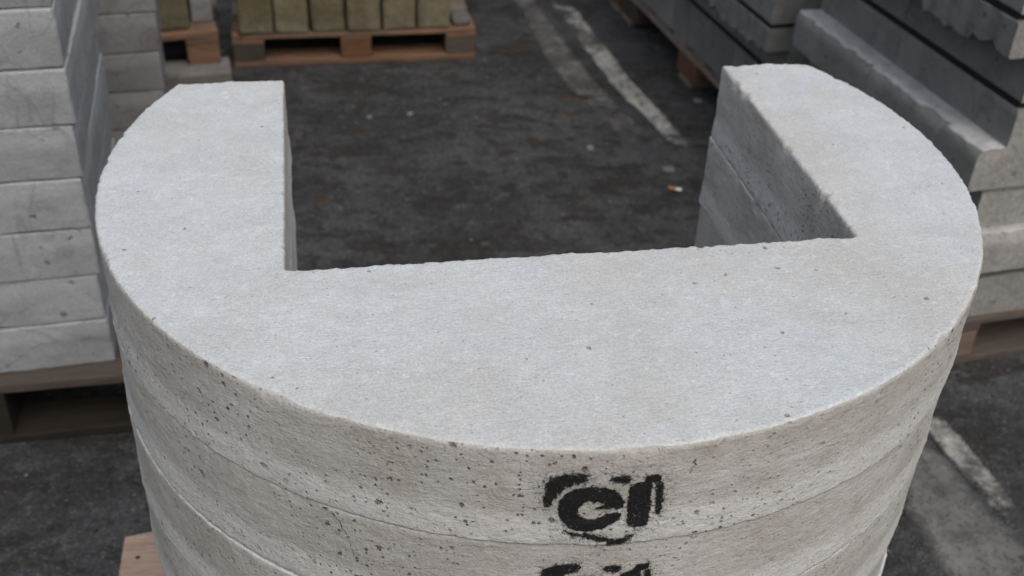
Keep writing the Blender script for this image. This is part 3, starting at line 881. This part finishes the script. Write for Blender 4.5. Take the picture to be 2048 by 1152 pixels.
def l_block(kind, length, depth, rec, H, seed, fr=0.5):
    """profile in (u,z): u=0 proud aisle face; kind 'ledge' = lower half proud, 'over' = upper half proud, 'flat'"""
    h = H * fr
    r = 0.0025
    def line(a, b, n): return [tuple(np.array(a) + (np.array(b) - np.array(a)) * k / n) for k in range(n)]
    tags = []
    if kind == 'flat':
        pr = line((depth, 0), (r, 0), 3) + [(0.001, .001), (0, r)]
        pr += line((0, r * 2), (0, H - r * 2), 6) + [(0, H - r * 2), (0, H - r), (.001, H - .001), (r, H)] + line((r * 2, H), (depth, H), 3) + [(depth, H)]
    elif kind == 'ledge':
        pr = line((depth, 0), (r, 0), 3) + [(0.001, .001), (0, r)]
        pr += line((0, r * 2), (0, h - r * 2), 6) + [(0, h - r * 2), (0, h - r), (.001, h - .001), (r, h)]
        pr += line((r * 2, h), (rec - r, h), 6) + [(rec - .001, h + .001), (rec, h + r)]
        pr += line((rec, h + r * 2), (rec, H - r), 5) + [(rec, H - r), (rec + r, H), (depth, H)]
    else:
        pr = line((depth, 0), (rec + r, 0), 3) + [(rec, r)]
        pr += line((rec, r * 2), (rec, h - r), 5) + [(rec, h - r), (rec - r, h)]
        pr += line((rec - r * 2, h), (r, h), 5) + [(.001, h + .001), (0, h + r)]
        pr += line((0, h + r * 2), (0, H - r * 2), 6) + [(0, H - r * 2), (0, H - r), (.001, H - .001), (r, H), (depth, H)]
    pr = np.array(pr); n = len(pr)
    m = max(3, int(length / 0.011)); ss = np.linspace(0, length, m)
    ss = np.concatenate([[0, 0.002], ss[1:-1], [length - 0.002, length]]); m = len(ss)
    V = []
    step_n = np.floor(ss / 0.055 + 0.3 * np.sin(ss * 40 + seed))
    for i, s in enumerate(ss):
        u = pr[:, 0].copy(); z = pr[:, 1].copy()
        e = 0.003 if (i == 0 or i == m - 1) else 0
        P3 = np.stack([np.full(n, s), u, z], 1)
        nz = fbm(P3, 0.05, 3, seed)
        u = u + 0.0012 * nz
        w = 0
        rag = 0.021 * float(vn(step_n[i] * 3.7, 0, 0, seed)) + 0.008 * float(vn(s * 45, 0, 0, seed + 3)) + .003 * float(vn(s * 150, 0, 0, seed + 4))
        if kind == 'ledge':      # broken outer arris of the ledge
            k = np.clip(1 - np.abs(z - h) / 0.012, 0, 1) * (pr[:, 0] < rec * .6)
            cut_ = 0.003 + abs(rag) * 0.9
            topf = (np.abs(pr[:, 1] - h) < .003) & (pr[:, 0] < rec - r * .5)
            u = np.where(topf, cut_ + pr[:, 0] * (rec - cut_) / rec, u + k * cut_ * (pr[:, 0] < .002))
            on = (np.abs(pr[:, 1] - h) < .003) & (pr[:, 0] > r * 1.5) & (pr[:, 0] < rec - r)
            z = z + on * (0.0035 * fbm(P3, 0.016, 2, seed + 8) + .002)
        if kind == 'over':       # ragged lower lip of the split, overhanging half
            k = (pr[:, 0] < rec - r * .5) & (pr[:, 1] > h - .003)
            fall = np.clip(1 - (pr[:, 1] - h) / (h * .6), 0, 1)
            z = z + k * fall * rag * 1.0
            prox = k & (pr[:, 0] < .003)
            u = u + prox * (0.0035 * float(vn(step_n[i] * 5.1, 3, 0, seed)) + 0.003 * float(vn(s * 60, 2, 0, seed)))
        V.append(np.stack([np.full(n, s), u, z], 1))
    V = np.concatenate(V)
    F, MI = [], []
    mid_u = pr[:, 0]
    for i in range(m - 1):
        for k in range(n):
            j = (k + 1) % n
            F.append((i * n + k, (i + 1) * n + k, (i + 1) * n + j, i * n + j))
            lip = 0
            if kind == 'ledge' and abs(pr[k, 1] - h) < .003 and pr[k, 0] < rec - r * .5 and pr[j, 0] < rec: lip = 2
            MI.append(lip)
    F.append(tuple(range(n))); MI.append(1)
    F.append(tuple(range(m * n - 1, (m - 1) * n - 1, -1))); MI.append(1)
    return V, F, MI

GAP = 0.0135
ORD = ['bottom', 'second', 'third', 'fourth', 'fifth', 'sixth']
POS = ['first', 'second', 'third', 'fourth', 'fifth', 'sixth', 'seventh']
def put_block(kind, s0, s1, u, depth, rec, H, z, seed, fr, label, group, rz=A5, end=None):
    V, F, MI = l_block(kind, (s1 - s0) - .0025, depth - .002, rec, H, seed, fr)
    x, y = sw(s0 + .002, u)
    o = mesh('wall_block', V, F, [M_BLK, end or M_END, M_LIP], None, True, MI, (x, y, z), rz)
    return tag(o, label, 'wall block', group)

def spacer(s0, s1, u, depth, z, h, label, group):
    V, F = box_arrays(s1 - s0 - .02, depth, h - .0006, r=.001, seg=.4)
    x, y = sw((s1 + s0) / 2, u + depth / 2)
    o = mesh('spacer_strip', V, F, M_BLACK, None, True, None, (x, y, z + .0003), A5)
    tag(o, label, 'spacer strip', group)

def wall_stack(s_far, s_near, u0, rec, depth, courses, joints, where, group, seed0, skip=(), end=None):
    """courses: (z, H, kind, split fraction, depths of the rows behind each other)"""
    cut = [s_near] + joints + [s_far]
    for ci, (z, H, kind, fr, near_off) in enumerate(courses):
        kd = 'flat' if kind.startswith('flat') else kind
        ud = u0 + (rec if kind == 'flat_rec' else 0)
        dd = depth - (rec if kind == 'flat_rec' else 0)
        for k in range(len(cut) - 1):
            s1 = cut[k] + (near_off if k == 0 else 0)
            kl = {'flat': 'flat-faced', 'ledge': 'ledged', 'over': 'overhanging'}[kd]
            put_block(kd, cut[k + 1], s1, ud, dd, rec, H, z, seed0 + ci * 13 + k * 3, fr,
                      '%s grey wall block, %s course of %s, %s from the near end' % (kl, ORD[ci], where, POS[k]), group, end=end)
        if ci < len(courses) - 1:
            nz, nk = courses[ci + 1][0], courses[ci + 1][2]
            off = rec if (kind in ('flat_rec', 'ledge') or nk == 'over') else 0
            spacer(s_far, s_near + min(near_off, courses[ci + 1][4]), u0 + off + .0025, depth - off - .02, z + H, nz - z - H,
                   'black spacer strip on top of the %s block course of %s' % (ORD[ci], where), group.replace('wall blocks', 'spacer strips'))

# near stack: bottom course lies on the pallet, the second ends in a cross block that faces the camera
PZ = 0.124
nc = [(PZ, 0.096, 'flat', .5, 0.02)]
z = PZ + 0.096 + GAP
nc.append((z, 0.181, 'ledge', .5, -0.09)); z += 0.181 + GAP
nc.append((z, 0.172, 'ledge', .53, 0.0)); z += 0.172 + GAP
nc.append((z, 0.167, 'over', .58, 0.0)); z += 0.167 + GAP
nc.append((z, 0.175, 'ledge', .5, 0.0)); z += 0.175 + GAP
nc.append((z, 0.175, 'over', .5, 0.0))
GW = 'wall blocks in the near right stack'
wall_stack(-2.38, -1.622, 1.425, 0.062, 0.30, nc, [-2.035], 'the near right stack', GW, 300)
x, y = sw(-1.602, 1.476)
V, F, MI = l_block('ledge', 0.30, 0.10, 0.034, 0.181, 377, .5)
o = mesh('wall_block', V, F, [M_END, M_BLK, M_LIP], None, True, MI, (x, y, nc[1][0]), A5 + PI / 2)
tag(o, 'cross-laid ledged block facing the viewer in the second course of the near right stack', 'wall block', GW)
V, F, MI = l_block('flat', 0.38, 0.22, 0, 0.098, 378, .5)
x, y = sw(-1.985, 1.729)
o = mesh('wall_block', V, F, [M_BLK, M_END, M_LIP], None, True, MI, (x, y, PZ), A5)
tag(o, 'flat grey block at the right photo edge, directly on the near right pallet', 'wall block', GW)
x, y = sw(-1.992, 1.440 + .40)
pallet((x, y, 0), A5 + PI / 2, 0.80, 0.80, PZ - .0004, 'brown wooden pallet under the near right stack of grey wall blocks', [M_WOOD_OLD], [M_WOOD_OLD], [M_WOOD_RED, M_WOOD_OLD], 6, 5, 'x', tb=.017)

# far stack
fc = [(PZ, 0.134, 'flat_rec', .5, -0.0)]
fc.append((0.2735, 0.154, 'over', .55, 0.0))
fc.append((0.441, 0.170, 'flat', .5, 0.0))
fc.append((0.622, 0.170, 'over', .5, 0.0))
wall_stack(-4.9, -2.485, 1.42, 0.072, 0.30, fc, [-2.80, -3.25, -3.70, -4.15], 'the far right stack', 'wall blocks in the far right stack', 400, end=M_BLK)
x, y = sw(-3.10, 1.490 + .4)
pallet((x, y, 0), A5 + PI / 2, 0.8, 1.2, PZ - .0004, 'brown wooden pallet under the near half of the far right stack', [M_WOOD_GREY], [M_WOOD_GREY], [M_WOOD_BR, M_WOOD_BR, M_WOOD_DK], 7, 8, 'x', tb=.017)
x, y = sw(-4.33, 1.490 + .4)
pallet((x, y, 0), A5 + PI / 2, 0.8, 1.2, PZ - .0004, 'brown wooden pallet under the far half of the far right stack', [M_WOOD_GREY], [M_WOOD_GREY], [M_WOOD_BR, M_WOOD_DK], 8, 8, 'x', tb=.017)

# ------------------------------------------------------------------ litter
def tube(name, p0, p1, r, mat, parent, n=14, squash=1.0, seed=0):
    p0, p1 = Vector(p0), Vector(p1); d = (p1 - p0); L = d.length; d.normalize()
    a = d.orthogonal().normalized(); b = d.cross(a)
    V, F = [], []
    K = 6
    for i in range(K + 1):
        for k in range(n):
            an = 2 * PI * k / n
            rr = r * (1 + .06 * math.sin(5 * i + 3 * an + seed))
            V.append(p0 + d * L * i / K + (a * math.cos(an) + b * math.sin(an)) * rr)
    for i in range(K):
        for k in range(n):
            F.append((i * n + k, i * n + (k + 1) % n, (i + 1) * n + (k + 1) % n, (i + 1) * n + k))
    F.append(tuple(range(n))[::-1]); F.append(tuple(range(K * n, (K + 1) * n)))
    return mesh(name, [tuple(v) for v in V], F, mat, parent)
cb = empty('cigarette_butt', (0.430, 2.680, 0.0043), math.radians(-20))
tag(cb, 'small cigarette butt with orange filter lying on the asphalt inside the slab opening', 'cigarette butt')
tube('filter', (-0.017, 0, 0.004), (0.003, 0, 0.004), 0.0040, mat_flat('orange_filter_paper', (0.50, 0.23, 0.09)), cb)
tube('paper', (0.003, 0, 0.004), (0.018, 0.002, 0.004), 0.0042, mat_flat('white_cigarette_paper', (0.75, 0.74, 0.72)), cb, seed=2)
M_PEB = mat_flat('pale_pebble', (0.22, 0.215, 0.20))
M_RUST = mat_flat('rotten_bark', (0.062, 0.038, 0.024))
M_RUST2 = mat_flat('dark_damp_bark', (0.035, 0.028, 0.02))
M_CHIP = mat_flat('broken_concrete_chip', (0.17, 0.165, 0.155))
lump('pebble', (0.206, 2.900, 0.0), 0.020, 0.018, 0.012, M_PEB, 1, 'small grey pebble on the asphalt left of the broad flat concrete chip', 'pebble')
lump('concrete_chip', (0.424, 2.801, 0.0), 0.032, 0.028, 0.005, M_CHIP, 2, 'flat pale concrete chip on the asphalt just behind the cigarette butt', 'concrete chip')
lump('concrete_chip', (0.556, 3.257, 0.0), 0.026, 0.025, 0.010, M_CHIP, 3, 'tiny white chip beside the brown blocks of the far right pallet', 'concrete chip')
lump('pebble', (-0.331, 3.074, 0.0), 0.016, 0.014, 0.008, M_PEB, 4, 'tiny pale pebble in the middle of the asphalt, right one of a far pair', 'pebble')
lump('pebble', (-0.450, 3.040, 0.0), 0.014, 0.014, 0.007, M_PEB, 6, 'tiny pale pebble in the middle of the asphalt, left one of a far pair', 'pebble')
def flake(name, loc, sx, sy, mat, seed, label, cat, rz=0.0, h=0.004):
    n = 40; V, F = [], []
    for k in range(n):
        a = 2 * PI * k / n
        rr = 1 + .45 * float(vn(math.cos(a) * 1.7, math.sin(a) * 1.7, 0, seed)) + .2 * float(vn(math.cos(a) * 5, math.sin(a) * 5, 0, seed + 1))
        V.append((math.cos(a) * sx / 2 * rr, math.sin(a) * sy / 2 * rr, 0.0003))
    for k in range(n):
        V.append((V[k][0] * .8, V[k][1] * .8, h))
    for k in range(n):
        F.append((k, (k + 1) % n, n + (k + 1) % n, n + k))
    F.append(tuple(range(n, 2 * n)))
    return tag(mesh(name, V, F, mat, None, True, None, loc, rz), label, cat)
flake('bark_flake', (-0.512, 2.533, 0), 0.055, 0.030, M_RUST, 1, 'small rust-brown bark flake on the asphalt near the left arm of the slab', 'bark flake', .2)
flake('bark_flake', (0.154, 3.243, 0.0), 0.15, 0.028, M_RUST, 2, 'long brown strip of rotten bark lying left of the white line', 'bark flake', .05)
flake('bark_flake', (0.160, 3.130, 0.0), 0.055, 0.026, M_RUST, 3, 'short brown bark flake just in front of the long bark strip', 'bark flake', -.1)
flake('oil_spot', (0.050, 2.925, 0.0), 0.048, 0.075, M_RUST2, 4, 'dark oval blot on the open asphalt in the centre', 'stain', .3, 0.0008)
flake('leaf_clump', (-0.045, 3.620, 0.0), 0.14, 0.05, M_RUST2, 5, 'dark clump of wet leaf litter right of the back pallet', 'leaf litter', .1)
flake('bark_flake', (-0.46, 2.95, 0.0), 0.10, 0.022, M_RUST2, 6, 'thin dark bark shred on the far left of the open asphalt', 'bark flake', .02)

# loose grit and crumbs, far too many to count
rng = np.random.RandomState(4)
def grit(name, n, area, mat, smin, smax, seed):
    rng = np.random.RandomState(seed)
    V, F = [], []
    base = np.array([(1, 0, 0), (0, 1, 0), (-1, 0, 0), (0, -1, 0), (0, 0, 1), (0, 0, -.6)], float)
    fs = [(0, 1, 4), (1, 2, 4), (2, 3, 4), (3, 0, 4), (1, 0, 5), (2, 1, 5), (3, 2, 5), (0, 3, 5)]
    for k in range(n):
        x = rng.uniform(area[0], area[1]); y = rng.uniform(area[2], area[3])
        sz = smin + (smax - smin) * rng.rand() ** 3
        a = rng.uniform(0, PI)
        B = base * (sz * rng.uniform(.6, 1.2, (6, 1)))
        B = B @ np.array([[math.cos(a), math.sin(a), 0], [-math.sin(a), math.cos(a), 0], [0, 0, .7]])
        b = len(V)
        V += [(x + q[0], y + q[1], .001 + q[2] + sz * .2) for q in B]
        F += [tuple(b + i for i in f) for f in fs]
    o = mesh(name, V, F, mat, None, False)
    return tag(o, 'loose %s scattered over the asphalt' % name.replace('_', ' '), 'grit', None, 'stuff')
grit('pale_grit', 2600, (-2.0, 2.0, 0.6, 5.0), M_PEB, 0.0009, 0.005, 1)
grit('dark_crumbs', 2600, (-1.6, 1.6, 0.8, 4.6), M_RUST2, 0.001, 0.008, 2)
grit('brown_crumbs', 700, (-0.7, 0.9, 1.3, 4.4), M_RUST, 0.001, 0.009, 3)

SC.render.engine = 'CYCLES'
